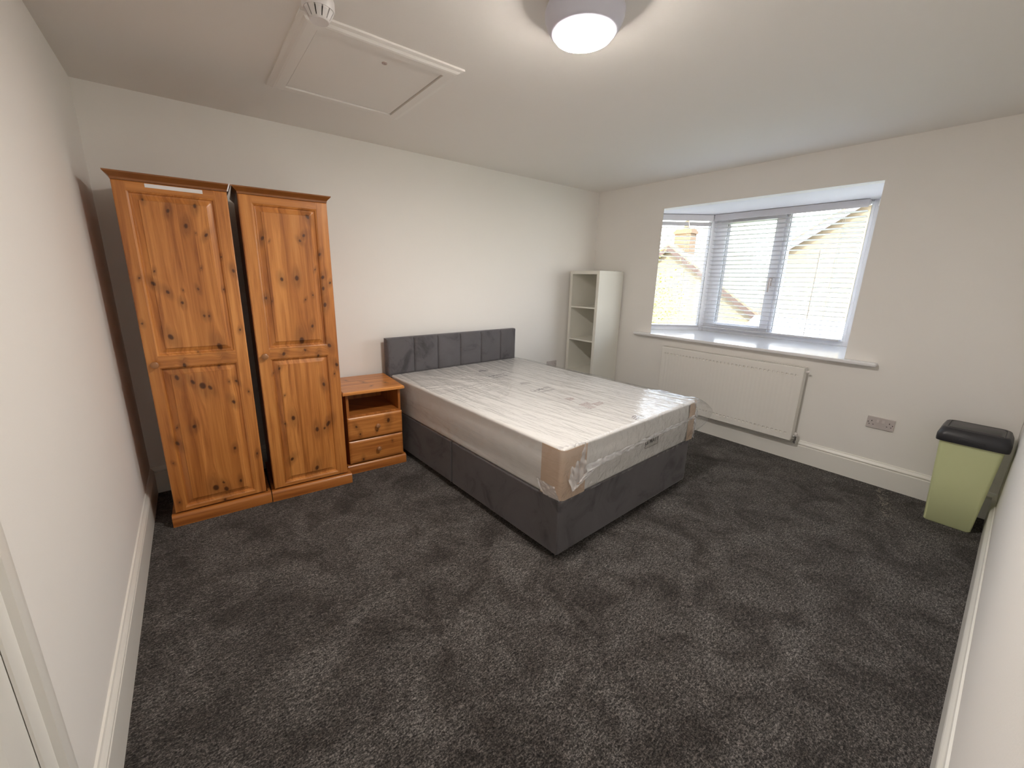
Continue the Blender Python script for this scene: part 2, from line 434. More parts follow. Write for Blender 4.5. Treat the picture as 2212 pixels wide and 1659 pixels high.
# ------------------------------------------------------------------ bay windows, blinds
def unit(name, p, q, sashes, handle=None):
    """window frame between plan points p and q (seen from inside, p on the left); local x along it, y outward"""
    p = Vector((*p, 0)); q = Vector((*q, 0)); d = (q - p); ln = d.length; ang = math.atan2(d.y, d.x)
    z0, z1 = .889, 2.112
    f = MB()
    f.box(0, .06, -.035, .035, z0, z1); f.box(ln - .06, ln, -.035, .035, z0, z1)
    f.box(.06, ln - .06, -.035, .035, z0, z0 + .055); f.box(.06, ln - .06, -.035, .035, z1 - .035, z1)
    root = f.build(name, M['pvc'], kind='structure', bevel=.004)
    root.matrix_world = Matrix.Translation(p) @ Matrix.Rotation(ang, 4, 'Z')
    for s in sashes:
        if s[0] == 'mullion': MB().box(s[1], s[2], -.03, .035, z0 + .055, z1 - .035).build('mullion', M['pvc'], root, bevel=.003)
        else:
            _, a, b, c, e, w_ = s
            g = MB(); g.box(a, a + w_, -.05, .02, c, e); g.box(b - w_, b, -.05, .02, c, e); g.box(a + w_, b - w_, -.05, .02, c, c + w_); g.box(a + w_, b - w_, -.05, .02, e - w_, e)
            k = .004
            g.box(a + w_, a + w_ + k, -.045, .02, c + w_, e - w_, 1); g.box(b - w_ - k, b - w_, -.045, .02, c + w_, e - w_, 1)
            sash = g.build('sash', [M['pvc'], M['seal']], root, bevel=.003)
            MB().box(a + w_, b - w_, -.012, -.008, c + w_, e - w_).build('pane', M['glass'], sash)
            if handle == (a, b):
                hh = MB(); hx = b - w_ / 2; hh.box(hx - .013, hx + .013, -.062, -.05, 1.385, 1.475); hh.box(hx - .009, hx + .009, -.095, -.062, 1.45, 1.47); hh.box(hx - .009, hx + .009, -.10, -.088, 1.34, 1.47)
                hh.build('window_handle', M['socket'], sash, bevel=.003)
    return root
# front: from left corner (y -0.985) to right corner
fy = lambda y: BYa - y
unit('window_1', (BX, BYa), (BX, BYb), [('sash', fy(-1.052), fy(-1.655), .925, 2.085, .072), ('mullion', fy(-1.640), fy(-1.700)), ('fix', fy(-1.675), fy(-2.290), .930, 2.095, .020)], (fy(-1.052), fy(-1.655)))
unit('window_2', ea, (BX, BYa), [('fix', .05, LEN - .055, .925, 2.09, .022)])
unit('window_3', (BX, BYb), eb, [('fix', .055, LEN - .05, .925, 2.09, .022)])
# corner posts
MB().lathe([(.045, .889), (.045, 2.112)], (BX + .02, BYa + .015, 0), n=16).build('trim_3', M['pvc'], kind='structure')
MB().lathe([(.045, .889), (.045, 2.112)], (BX + .02, BYb - .015, 0), n=16).build('trim_4', M['pvc'], kind='structure')

def blind(label, p, q, ladders, wand=None, skip=(), closed=(), n=26, tilt=-.13):
    p = Vector((*p, 0)); q = Vector((*q, 0)); d = q - p; ln = d.length
    root = thing('venetian_blind', label, 'blind', (p.x, p.y, .93), math.atan2(d.y, d.x), 'venetian blinds in the bay window')
    z1 = 2.106 - .93; MB().box(0, ln, -.028, .028, z1 - .042, z1).add([], []).build('headrail', M['slat'], root, bevel=.002)
    MB().box(-.002, ln + .002, -.036, -.030, z1 - .060, z1 + .002).build('valance', M['slat'], root, bevel=.0015)
    s = MB(); zt = z1 - .085; zb = .050; holes = []
    for i in range(n):
        z = zt - (zt - zb) * i / (n - 1)
        if i in skip: continue
        t = 1.0 if i in closed else tilt
        c, sn = math.cos(t), math.sin(t); hw, th = .0245, .0019
        segs = [(0.004, ln - .004)]
        if i in closed: segs = [(0.004, ladders[0] - .004), (ladders[0] + .004, ladders[1] - .004), (ladders[1] + .004, ln - .004)]
        for a, b in segs:
            pr = []
            for k_ in range(7):
                u = -hw + 2 * hw * k_ / 6; bow = .0022 * (1 - (u / hw) ** 2); pr.append((u * c - bow * sn, z + u * sn + bow * c))
            for k_ in range(6, -1, -1):
                u = -hw + 2 * hw * k_ / 6; bow = .0022 * (1 - (u / hw) ** 2) - 2 * th; pr.append((u * c - bow * sn, z + u * sn + bow * c))
            s.prism(pr, a, b, 'x')
    s.build('slats', M['slat'], root, smooth=True)
    MB().box(.002, ln - .002, -.026, .026, .002, .020).build('bottom_rail', M['slat'], root, bevel=.004)
    c = MB()
    for x in ladders:
        for y in (-.0265, .0265): c.tube((x, y, .02), (x, y, z1 - .04), .0011, 5)
    c.build('ladder_cord', M['cord'], root)
    if wand:
        MB().tube((wand, -.040, .03), (wand, -.040, z1 - .39), .0032, 8).build('pull_cord', M['cord'], root)
    return root
bx = .715
blind('wide white venetian blind across the front of the bay window', (bx, -1.012), (bx, -2.262), (.16, .58, 1.10), .985)
o0 = (bx - .01, -.972); L2 = .80
blind('narrow white venetian blind on the left side of the bay window', (o0[0] + ux * L2, o0[1] + uy * L2), o0, (.20, .56), None, (2,), (0,), 26, -.07)
blind('white venetian blind on the right side of the bay, mostly behind the wall edge', (bx - .01, -2.352), (bx - .01 + ux * L2, -2.352 - uy * L2), (.20, .60))

# ------------------------------------------------------------------ loft hatch
t = thing('loft_hatch', 'white framed loft hatch panel in the ceiling', 'hatch', ((HX0 + HX1) / 2, (HY0 + HY1) / 2, H))
hw, hh = (HX1 - HX0) / 2, (HY1 - HY0) / 2; fw = .075
m = MB()
def ringprof(mb, rings):
    vs = []; n = len(rings)
    for dx, z in rings:
        vs += [(-hw - dx, -hh - dx, z), (hw + dx, -hh - dx, z), (hw + dx, hh + dx, z), (-hw - dx, hh + dx, z)]
    fs = [(4 * i + k_, 4 * i + (k_ + 1) % 4, 4 * ((i + 1) % n) + (k_ + 1) % 4, 4 * ((i + 1) % n) + k_) for i in range(n) for k_ in range(4)]
    mb.add(vs, fs)
ringprof(m, [(0, .015), (0, -.021), (.040, -.021), (.050, -.019), (.060, -.012), (fw, -.008), (fw, 0), (fw, .0005)])
m.build('hatch_frame', M['ceil'], t)
MB().box(-hw + .005, hw - .005, -hh + .004, hh - .004, -.014, .008).build('hatch_panel', M['ceil'], t, bevel=.002)
MB().lathe([(.0125, -.014), (.0125, -.0165), (.010, -.018), (.0035, -.018), (.0035, -.016), (.0001, -.016)], (.027, -.238, 0), n=24).build('latch', plain('latch_plastic', (.45, .36, .33, 1), .4), t)

# ------------------------------------------------------------------ smoke detector
t = thing('smoke_detector', 'white round smoke detector on the ceiling by the loft hatch', 'smoke detector', (-3.316, -1.474, H))
MB().lathe([(.054, 0), (.055, -.004), (.055, -.028), (.052, -.034)], n=48).build('base', M['plastic_white'], t, smooth=True)
m = MB(); n = 12
for i in range(n):
    a0 = 2 * PI * i / n + .05; a1 = 2 * PI * (i + 1) / n - .05; vs = []
    for r, z in ((.0505, -.033), (.049, -.038), (.034, -.062), (.030, -.062), (.042, -.038), (.044, -.033)):
        for k_ in range(5):
            a = a0 + (a1 - a0) * k_ / 4; vs.append((r * math.cos(a), r * math.sin(a), z))
    fs = [(5 * j + k_, 5 * j + k_ + 1, 5 * ((j + 1) % 6) + k_ + 1, 5 * ((j + 1) % 6) + k_) for j in range(6) for k_ in range(4)]
    fs += [tuple(5 * j for j in range(6)), tuple(5 * j + 4 for j in range(6))]
    m.add(vs, fs)
m.build('vent_cage', M['plastic_white'], t)
MB().lathe([(.042, -.030), (.029, -.060)], n=24).build('chamber', M['dark'], t)
MB().lathe([(.034, -.060), (.034, -.064), (.031, -.067), (.028, -.0665), (.0001, -.0665)], n=32).build('test_button', M['plastic_white'], t, smooth=True)

# ------------------------------------------------------------------ ceiling light
t = thing('ceiling_light', 'round white bowl ceiling light with glowing disc', 'light', (-2.578, -2.083, H))
prof = [(.100, 0), (.118, -.004), (.134, -.018), (.141, -.036), (.140, -.054), (.132, -.076), (.119, -.094), (.110, -.102), (.105, -.103), (.1025, -.100), (.1025, -.09)]
MB().lathe(prof, n=72).build('lamp_body', M['lamp_body'], t, smooth=True)
MB().lathe([(.1020, -.095), (.1018, -.107), (.100, -.1125), (.090, -.1165), (.060, -.119), (.0001, -.120)], n=64).build('diffuser', M['glow'], t, smooth=True)

# ------------------------------------------------------------------ sockets
def socket(label, loc, rz, w_=.150, h_=.086):
    t = thing('double_socket', label, 'socket', loc, rz)
    MB().box(-w_ / 2, w_ / 2, -.010, 0, -h_ / 2, h_ / 2).build('face_plate', M['socket'], t, bevel=.004, seg=3)
    for sx in (-1, 1):
        MB().add([(sx * .014 - .007, -.010, .004), (sx * .014 + .007, -.010, .004), (sx * .014 + .007, -.0105, .026), (sx * .014 - .007, -.0105, .026),
                  (sx * .014 - .007, -.0155, .005), (sx * .014 + .007, -.0155, .005), (sx * .014 + .007, -.0115, .026), (sx * .014 - .007, -.0115, .026)],
                 [(0, 1, 2, 3), (4, 5, 6, 7), (0, 1, 5, 4), (2, 3, 7, 6), (0, 3, 7, 4), (1, 2, 6, 5)]).build('rocker_switch', M['socket'], t)
        p = MB(); cx = sx * .048
        p.box(cx - .002, cx + .002, -.0108, -.0095, .006, .015); p.box(cx - .0145, cx - .0075, -.0108, -.0095, -.016, -.012); p.box(cx + .0075, cx + .0145, -.0108, -.0095, -.016, -.012)
        p.build('pin_slots', M['dark'], t)
        MB().lathe([(.0032, -.0100), (.0032, -.0112), (.0001, -.0114)], (sx * .066, 0, 0), 'y', 12).build('screw_cap', M['dark'], t)
    return t
socket('white double plug socket on the window wall left of the green bin', (0, -2.759, .461), -PI / 2)
socket('white double socket on the back wall partly hidden behind the mattress', (-.615, 0, .466), 0)

# ------------------------------------------------------------------ radiator
t = thing('radiator', 'white panel radiator on the wall below the bay window', 'radiator', (0, -1.052, .183), -PI / 2)
RW, RH = 1.217, .602     # local x runs along -y of the room, local y points into the wall
nf = 36; pitch = (RW - .05) / nf
xs = [0, .004]
for i in range(nf):
    x0 = .025 + i * pitch; xs += [x0 + pitch * a for a in (.0, .14, .22, .36, .5, .64, .72, .86)]
xs += [RW - .025, RW - .004, RW]; xs = np.array(sorted(set(np.round(xs, 5))))
zs = lines([0, .004, .050, .053, .058, .062, .066, .075, .520, .530, .534, .538, .543, .546, .598, RH], .1)
def rd(X, Z):
    ph = ((X - .025) / pitch) % 1; inside = (X > .025) & (X < RW - .025)
    fx = sstep(.0, .45, ph) * (1 - sstep(.55, 1.0, ph)); fz = sstep(.055, .075, Z) * (1 - sstep(.520, .539, Z))
    fd = sstep(.14, .22, ph) * (1 - sstep(.64, .72, ph)); dn = sstep(.050, .053, Z) * (1 - sstep(.058, .066, Z)) + sstep(.530, .538, Z) * (1 - sstep(.543, .546, Z))
    d = np.where(inside, fx * fz * .0012 + fd * dn * .011, 0)
    edge = np.where((X < .001) | (X > RW - .001) | (Z < .001) | (Z > RH - .001), .003, 0)
    return d + edge
o = grid_board('front_panel', M['rad'], t, xs, zs, rd, .012, -.100)
MB().box(.01, RW - .01, -.040, -.028, .004, RH - .004).build('rear_panel', M['rad'], t, bevel=.003)
m = MB()
for i in range(56): m.box(.02 + i * .0212, .022 + i * .0212, -.087, -.041, .04, RH - .03)
m.build('convector_fins', M['rad'], t)
m = MB(); zt = RH + .001
m.box(0, RW, -.098, -.090, zt - .012, zt); m.box(0, RW, -.036, -.026, zt - .012, zt)
for i in range(58): m.box(i * .0212, i * .0212 + .008, -.090, -.036, zt - .004, zt - .001)
m.build('top_grille', M['rad'], t)
for x0 in (-.0015, RW - .0015): MB().box(x0, x0 + .003, -.098, -.026, .01, zt).build('side_panel', M['rad'], t, bevel=.001)
for x0 in (.2, RW - .2): MB().box(x0 - .02, x0 + .02, -.030, 0, .1, RH - .06).build('wall_bracket', M['rad'], t)
v = MB(); vx = RW + .022
v.tube((RW - .01, -.062, .035), (vx, -.062, .035), .009, 12); v.lathe([(.013, .018), (.013, .05), (.009, .053), (.009, .058)], (vx, -.062, -.012), n=20)
v.lathe([(.015, -.026), (.015, -.012), (.010, -.010), (.010, .01)], (vx, -.062, .012), n=6); v.lathe([(.012, 0), (.012, .012)], (RW + .002, -.062, .035), 'x', 6)
vo = v.build('valve', M['chrome'], t, smooth=True)
MB().lathe([(.011, .045), (.0125, .048), (.0125, .066), (.010, .070), (.0001, .071)], (vx, -.062, .0), n=24).build('valve_cap', M['plastic_white'], vo, smooth=True)
MB().tube((vx, -.062, -.018), (vx, -.018, -.018), .0075, 12).build('pipe', M['chrome'], vo, smooth=True)
v = MB(); v.tube((RW, -.062, RH - .03), (RW + .014, -.062, RH - .03), .007, 12); v.lathe([(.0001, .012), (.009, .013), (.009, .026), (.0001, .028)], (RW, -.062, RH - .03), 'x', 16)
v.build('bleed_valve', M['plastic_white'], t, smooth=True)

# ------------------------------------------------------------------ white shelf unit
t = thing('shelf_unit', 'tall narrow white open shelf unit in the far corner', 'shelf unit', (-.42, -.446, 0))
SH = 1.512; D = .40; Wd = .411; F = .036
MB().box(0, D, 0, F, 0, SH - F).build('side_panel', M['shelf'], t, bevel=.001)
MB().box(0, D, Wd - F, Wd, 0, SH - F).build('side_panel', M['shelf'], t, bevel=.001)
MB().box(0, D, 0, Wd, SH - F, SH).build('top_panel', M['shelf'], t, bevel=.001)
MB().box(0, D, F, Wd - F, 0, F).build('bottom_panel', M['shelf'], t, bevel=.001)
for z in (1.116, .756, .396): MB().box(.003, D - .003, F, Wd - F, z, z + .016).build('shelf', M['shelf'], t, bevel=.001)
for y in (.05, Wd - .05): MB().box(.30, .404, y - .012, y + .012, SH, SH + .004).build('wall_bracket', plain('bracket_grey', (.4, .38, .36, 1), .5), t)

# ------------------------------------------------------------------ swing bin
t = thing('bin', 'pale green plastic bin with black lid in the right corner', 'bin', (-.235, -3.2065, 0))
def rrect(cx, cy, a, b, r, n=6):
    pts = []
    for sx, sy, a0 in ((1, 1, 0), (-1, 1, PI / 2), (-1, -1, PI), (1, -1, 3 * PI / 2)):
        for i in range(n + 1):
            an = a0 + PI / 2 * i / n; pts.append((cx + sx * (a - r) + r * math.cos(an), cy + sy * (b - r) + r * math.sin(an)))
    return pts
def loft(mb, secs, cap0=True, cap1=True):
    n = len(secs[0][0]); vs = []
    for pts, z in secs: vs += [(x, y, z(x, y) if callable(z) else z) for x, y in pts]
    fs = [(j * n + i, j * n + (i + 1) % n, (j + 1) * n + (i + 1) % n, (j + 1) * n + i) for j in range(len(secs) - 1) for i in range(n)]
    if cap0: fs.append(tuple(range(n))[::-1])
    if cap1: fs.append(tuple(range((len(secs) - 1) * n, len(secs) * n)))
    mb.add(vs, fs); return mb
sec = lambda s, z: (rrect(0, 0, .095 + .030 * s, .101 + .0275 * s, .016 + .006 * s), z)
loft(MB(), [(rrect(0, 0, .088, .095, .014), 0), sec(0, .008), sec(.5, .28), sec(1, .545)]).build('body', M['bin'], t, smooth=True)
lid = MB(); R = lambda a, b, r, z: (rrect(0, 0, a, b, r), z)
loft(lid, [R(.130, .134, .028, .533), R(.141, .144, .03, .533), R(.143, .1455, .03, .545), R(.143, .1455, .032, .572), R(.140, .143, .036, .582), R(.126, .132, .040, .610), R(.118, .126, .040, .615), R(.106, .113, .020, .615), R(.103, .110, .020, .611)])
lo = lid.build('lid', M['lid'], t, smooth=True)
loft(MB(), [R(.099, .106, .016, .610), R(.099, .106, .016, .6145), R(.096, .103, .016, .616)]).build('swing_flap', M['lid'], lo, smooth=True)
MB().box(-.146, -.142, -.05, .05, .553, .566).build('finger_recess', M['lid'], lo, bevel=.003)

# ------------------------------------------------------------------ wardrobes
K1= [(0.212, 1.701, 0.0067), (0.274, 1.635, 0.008), (0.31, 1.603, 0.0025), (0.353, 1.597, 0.0062), (0.31, 1.429, 0.0031), (0.105, 1.347, 0.0084), (0.156, 1.305, 0.0068), (0.208, 1.251, 0.0065), (0.291, 1.18, 0.0047), (0.313, 1.178, 0.0043), (0.034, 1.15, 0.0046), (0.451, 1.419, 0.0067), (0.445, 1.097, 0.0052), (0.136, 1.075, 0.0108), (0.34, 1.008, 0.0122), (0.283, 1.321, 0.0041), (0.323, 1.736, 0.0071), (0.405, 1.49, 0.0032), (0.219, 1.315, 0.0025), (0.056, 1.373, 0.0037), (0.239, 0.986, 0.0032), (0.122, 1.743, 0.0045), (0.395, 1.318, 0.0038), (0.118, 1.407, 0.0038), (0.172, 0.92, 0.0076), (0.131, 0.856, 0.0088), (0.195, 0.823, 0.0079), (0.235, 0.797, 0.0148), (0.267, 0.782, 0.0082), (0.393, 0.801, 0.0058), (0.445, 0.734, 0.0045), (0.366, 0.682, 0.0081), (0.168, 0.57, 0.0088), (0.082, 0.485, 0.0078), (0.093, 0.576, 0.0033), (0.339, 0.4, 0.0068), (0.446, 0.34, 0.0048), (0.05, 0.379, 0.0038), (0.219, 0.177, 0.0148), (0.268, 0.155, 0.0107), (0.259, 0.199, 0.0045), (0.344, 0.186, 0.0062), (0.253, 0.089, 0.0069), (0.045, 0.139, 0.0047), (0.323, 0.901, 0.0041), (0.358, 0.805, 0.0035)]
K2= [(0.112, 1.6, 0.0071), (0.143, 1.586, 0.0024), (0.324, 1.629, 0.0071), (0.301, 1.598, 0.0059), (0.186, 1.378, 0.0081), (0.265, 1.386, 0.0104), (0.402, 1.527, 0.0061), (0.408, 1.393, 0.009), (0.447, 1.361, 0.0064), (0.406, 1.327, 0.007), (0.095, 1.271, 0.0072), (0.124, 1.254, 0.003), (0.301, 1.261, 0.0033), (0.408, 1.228, 0.0091), (0.325, 1.1, 0.0068), (0.259, 1.014, 0.0136), (0.353, 1.735, 0.0091), (0.153, 0.941, 0.009), (0.271, 0.955, 0.0054), (0.37, 1.438, 0.0033), (0.344, 1.287, 0.0034), (0.413, 0.973, 0.0101), (0.343, 0.912, 0.007), (0.121, 0.853, 0.0056), (0.087, 0.828, 0.0031), (0.361, 0.723, 0.0082), (0.448, 0.845, 0.0084), (0.133, 0.682, 0.0033), (0.166, 0.529, 0.0103), (0.367, 0.454, 0.0113), (0.296, 0.428, 0.0101), (0.341, 0.427, 0.0065), (0.134, 0.257, 0.0087), (0.273, 0.16, 0.0113), (0.43, 0.787, 0.0036), (0.117, 0.499, 0.0042)]

def panel_depth(X, Z, x0, x1, z0, z1):
    d = np.minimum(np.minimum(X - x0, x1 - X), np.minimum(Z - z0, z1 - Z))   # distance inside the panel edge
    return np.interp(d, [0, .003, .008, .012, .018, .040, .0415, 10], [0, .0020, .0045, .0125, .0135, .0055, .0020, .0020]) * (d > 0)
def brk(lo, hi, panels):
    s = {lo, hi}
    for a, b in panels:
        for e_ in (0, .003, .008, .012, .018, .040, .0415): s.add(round(a + e_, 5)); s.add(round(b - e_, 5))
    return sorted(s)
PLINTH = [(0, 0), (0, .052), (.003, .060), (.009, .066), (.016, .070), (.03, .070), (.03, 0)]
def wardrobe(label, loc, rz, wd, knots, px0, px1, seed, paper=None):
    t = thing('wardrobe', label, 'wardrobe', loc, rz, 'pine wardrobes')
    D = .515; x0, x1 = .017, wd - .022
    c = MB(); c.box(x0, x0 + .018, .036, D, .06, 1.825); c.box(x1 - .018, x1, .036, D, .06, 1.825); c.box(x0 + .018, x1 - .018, D - .006, D, .06, 1.825)
    c.box(x0 + .018, x1 - .018, .036, D - .006, .07, .088); c.box(x0 + .018, x1 - .018, .036, D - .006, 1.807, 1.825)
    c.build('carcass', M['pine'], t)
    p = MB(); p.prism([(a, b) for a, b in PLINTH], .0, wd, 'x'); p.box(0, .016, .03, D, 0, .066); p.box(wd - .016, wd, .03, D, 0, .066)
    po = p.build('plinth', M['pine_h'], t, smooth=True)
    # cornice with flared moulding on front and both sides
    cp = [(0.0, 1.822), (.001, 1.832), (.006, 1.838), (.014, 1.846), (.020, 1.852), (.021, 1.858)]
    cm = MB(); n = len(cp); vs = []
    for o_, z in cp:
        a = o_ * 1.0; vs += [(x0 - a, .020 - a * 1.1, z), (x1 + a, .020 - a * 1.1, z), (x1 + a, D, z), (x0 - a, D, z)]
    fs = [(4 * i + k_, 4 * i + (k_ + 1) % 4, 4 * i + 4 + (k_ + 1) % 4, 4 * i + 4 + k_) for i in range(n - 1) for k_ in range(4)] + [(3, 2, 1, 0), tuple(range(4 * n - 4, 4 * n))]
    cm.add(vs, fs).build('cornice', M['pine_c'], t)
    # door, one height grid
    dz0, dz1 = .078, 1.820; pan = [(.100, .915), (.975, 1.780)]
    xs = lines(brk(x0 + .002, x1 - .002, [(px0, px1)]), .004); zs = lines(brk(dz0, dz1, pan), .0045)
    def dep(X, Z):
        r = np.zeros_like(X)
        for a, b in pan: r += panel_depth(X, Z, px0, px1, a, b)
        e_ = np.minimum(np.minimum(X - xs[0], xs[-1] - X), np.minimum(Z - dz0, dz1 - Z)); return r + np.interp(e_, [0, .004], [.003, 0])
    kn, wp = knot_fns(knots, seed); rs = random.Random(seed)
    cuts = [px0 + (px1 - px0) * i / 6 + rs.uniform(-.012, .012) for i in range(1, 6)]; tones = [rs.uniform(.15, .95) for _ in range(24)]
    def plank(X, Z):
        r = np.full(X.shape, .45)
        r[X < px0] = tones[20]; r[X > px1] = tones[21]
        for q, (a, b) in enumerate(pan):
            ins = (X >= px0 + .003) & (X <= px1 - .003) & (Z > a) & (Z < b); k_ = np.zeros(X.shape, int)
            for c_ in cuts: k_ += (X > c_ + (.008 if q else 0)).astype(int)
            r = np.where(ins, np.array(tones)[k_ + 7 * q], r)
        return r
    def hz(X, Z):
        inx = (X > px0) & (X < px1); r = np.zeros_like(X)
        r[inx & ((Z < pan[0][0]) | ((Z > pan[0][1]) & (Z < pan[1][0])) | (Z > pan[1][1]))] = 1
        return r
    door = grid_board('door', M['pine'], t, xs, zs, dep, .020, .016, {'knot': kn, 'warp': wp, 'plank': plank, 'hz': hz})
    MB().lathe([(.0001, -.034), (.010, -.0335), (.0165, -.029), (.018, -.022), (.015, -.015), (.009, -.010), (.009, .002)], (.053, .016, .937), 'y', 28).build('knob', plain('turned_knob', (.36, .17, .075, 1), .3), door, smooth=True)
    if paper:
        m = MB(); a, b, z0, z1 = paper
        m.add([(a, .0150, z1), (b, .0150, z1 - .0015), (b, .0150, z0 - .0015), (a, .0150, z0), (a, .0156, z1), (b, .0156, z1), (b, .0156, z0), (a, .0156, z0)],
              [(0, 1, 2, 3), (7, 6, 5, 4), (0, 1, 5, 4), (1, 2, 6, 5), (2, 3, 7, 6), (3, 0, 4, 7)]).build('paper_strip', M['paper'], t)['label'] = 'white paper strip stuck above the door panel'
    return t
wardrobe('left pine wardrobe with a white paper strip above its door', (-4.06, -.5514, 0), math.radians(-1.66), .4915, K1, .066, .412, 3, (.139, .364, 1.7985, 1.8155))
wardrobe('right pine wardrobe beside the bedside cabinet, no paper strip', (-3.5645, -.5675, 0), math.radians(-3.45), .4875, K2, .078, .404, 8)
# scrap of paper jammed between the two cornices
tag(MB().add([(-3.580, -.5700, 1.858), (-3.574, -.5706, 1.859), (-3.592, -.562, 1.822), (-3.586, -.5626, 1.822), (-3.580, -.5690, 1.858), (-3.574, -.5696, 1.859), (-3.592, -.561, 1.822), (-3.586, -.5616, 1.822)],
             [(0, 1, 3, 2), (4, 5, 7, 6), (0, 1, 5, 4), (2, 3, 7, 6), (0, 2, 6, 4), (1, 3, 7, 5)]).build('paper_scrap', M['paper']),
    'thin white paper scrap wedged between the tops of the two wardrobes', 'paper')

# ------------------------------------------------------------------ bedside cabinet
t = thing('bedside_cabinet', 'small pine bedside cabinet with two drawers and an open shelf', 'bedside cabinet', (-3.066, -.476, 0), math.radians(-3.45))
wd = .434; D = .44; x0, x1 = .020, .412
c = MB(); c.box(x0, x0 + .018, .018, D, .05, .603); c.box(x1 - .018, x1, .018, D, .05, .603); c.box(x0 + .018, x1 - .018, D - .006, D, .05, .603)
c.box(x0 + .018, x1 - .018, .020, D - .006, .425, .440); c.box(x0 + .018, x1 - .018, .03, D - .006, .06, .07); c.box(x0 + .018, x1 - .018, .03, D - .006, .252, .258)
c.build('carcass', M['pine'], t, bevel=.001)
MB().prism(PLINTH, 0, wd, 'x').box(0, .016, .03, D, 0, .066).box(wd - .016, wd, .03, D, 0, .066).build('plinth', M['pine_h'], t, smooth=True)
KT = [(.34, .13, .006), (.20, .22, .007), (.10, .33, .005), (.22, .08, .005)]
kn, wp = knot_fns(KT, 5, True)
tp = grid_board('top_board', M['pine_h'], t, lines([-.006, .000, .426, .432], .006), lines([-.024, -.018, .438, .444], .006),
                lambda X, Z: np.interp(np.minimum(np.minimum(X + .006, .432 - X), Z + .024), [0, .006], [.006, 0]), .022, 0,
                {'knot': kn, 'warp': wp, 'plank': lambda X, Z: np.where(Z < .10, .9, np.where(Z < .19, .55, np.where(Z < .30, .75, .4)))})
tp.matrix_local = Matrix(((1, 0, 0, 0), (0, 0, 1, 0), (0, -1, 0, .625), (0, 0, 0, 1)))
for z0, z1, kk, sd_ in ((.257, .427, [(.307, .368, .0113), (.075, .359, .0066), (.099, .298, .0057), (.22, .30, .004)], 11), (.078, .249, [(.11, .10, .006), (.33, .20, .004)], 12)):
    kn, wp = knot_fns(kk, sd_, True); xa, xb = x0 - .002, x1 + .002
    dr = grid_board('drawer', M['pine_h'], t, lines([xa, xa + .006, xa + .016, xb - .016, xb - .006, xb], .004), lines([z0, z0 + .006, z0 + .016, z1 - .016, z1 - .006, z1], .004),
                    lambda X, Z: np.interp(np.minimum(np.minimum(X - xa, xb - X), np.minimum(Z - z0, z1 - Z)), [0, .006, .016], [.008, .003, 0]), .018, -.002,
                    {'knot': kn, 'warp': wp, 'plank': lambda X, Z: np.full(X.shape, .45 if z0 > .2 else .3)})
    MB().lathe([(.0001, -.031), (.010, -.030), (.0155, -.026), (.0165, -.020), (.013, -.013), (.008, -.008), (.008, .001)], (.224, -.002, (z0 + z1) / 2 + .004), 'y', 24).build('knob', plain('turned_knob', (.36, .17, .075, 1), .3), dr, smooth=True)

# ------------------------------------------------------------------ bed
BR = .0469
bed = thing('divan_bed', 'dark grey velvet divan bed base with panelled headboard', 'bed', (-2.5027, -2.0326, 0), BR)
for y0, y1 in ((0, .972), (.980, 1.898)):
    s = MB().box(0, 1.35, y0, y1, .034, .342).build('base_section', M['velvet'], bed, bevel=.010, seg=3, smooth=True)
    for gx in (.045, 1.305):
        for gy in (y0 + .045, y1 - .045):
            MB().lathe([(.019, 0), (.021, .003), (.019, .012), (.010, .016), (.010, .036)], (gx, gy, 0), n=20).build('glide', M['black_foot'], s, smooth=True)
    for gx, gy in ((.008, y0 + .012), (.022, y0 + .002)):
        if y0 == 0: MB().tube((gx + .010, gy + .012, .010), (gx + .010, gy + .012, .034), .003, 8).build('chrome_pin', M['chrome'], s)
# headboard: six upholstered panels
hx = [-.006, .240, .472, .710, .949, 1.189, 1.392]; zt0, zt1 = .30, .918
brks = sorted(set([round(v_, 4) for a in hx for v_ in (a, a + .003, a + .012, a + .03, a - .003, a - .012, a - .03)])); brks = [b_ for b_ in brks if hx[0] <= b_ <= hx[-1]]
xs = lines(brks, .02); zs = lines([zt0, zt1 - .05, zt1 - .03, zt1 - .015, zt1 - .006, zt1], .02)
def hd(X, Z):
    dmin = np.min([np.abs(X - a) for a in hx], axis=0); prof = np.interp(dmin, [0, .002, .010, .03, .12], [.022, .013, .005, .0015, 0])
    top = np.interp(zt1 - Z, [0, .006, .015, .03, .05], [.026, .013, .006, .0015, 0])
    wr = (vnoise(X * 30, Z * 22, 4) - .5) * .0016 + (vnoise(X * 90, Z * 8, 6) - .5) * .0012 * np.exp(-(zt1 - Z) / .08)
    return np.maximum(prof, top) + wr
grid_board('headboard', M['velvet'], bed, xs, zs, hd, .062, 1.902)

# ------------------------------------------------------------------ mattress with its polythene wrap
mt = thing('mattress', 'white double mattress wrapped in clear polythene on the grey bed', 'mattress', (-2.5027, -2.0326, .344), BR)
X0, X1, Y0, Y1, MH = .004, 1.372, -.004, 1.888, .278
def mat_secs(off=0.0, h=MH):
    out = []
    for ins, z in ((.012, 0), (.003, .004), (0, .012), (.003, .022), (-.004, .08), (-.006, .14), (-.004, .2), (.003, h - .022), (0, h - .012), (.004, h - .003), (.016, h)):
        out.append((rrect((X0 + X1) / 2, (Y0 + Y1) / 2, (X1 - X0) / 2 - ins + off, (Y1 - Y0) / 2 - ins + off, 0.026 + off, 8), z))
    return out
loft(MB(), mat_secs()).build('body', M['knit'], mt, smooth='all').data.set_sharp_from_angle(angle=math.radians(60))
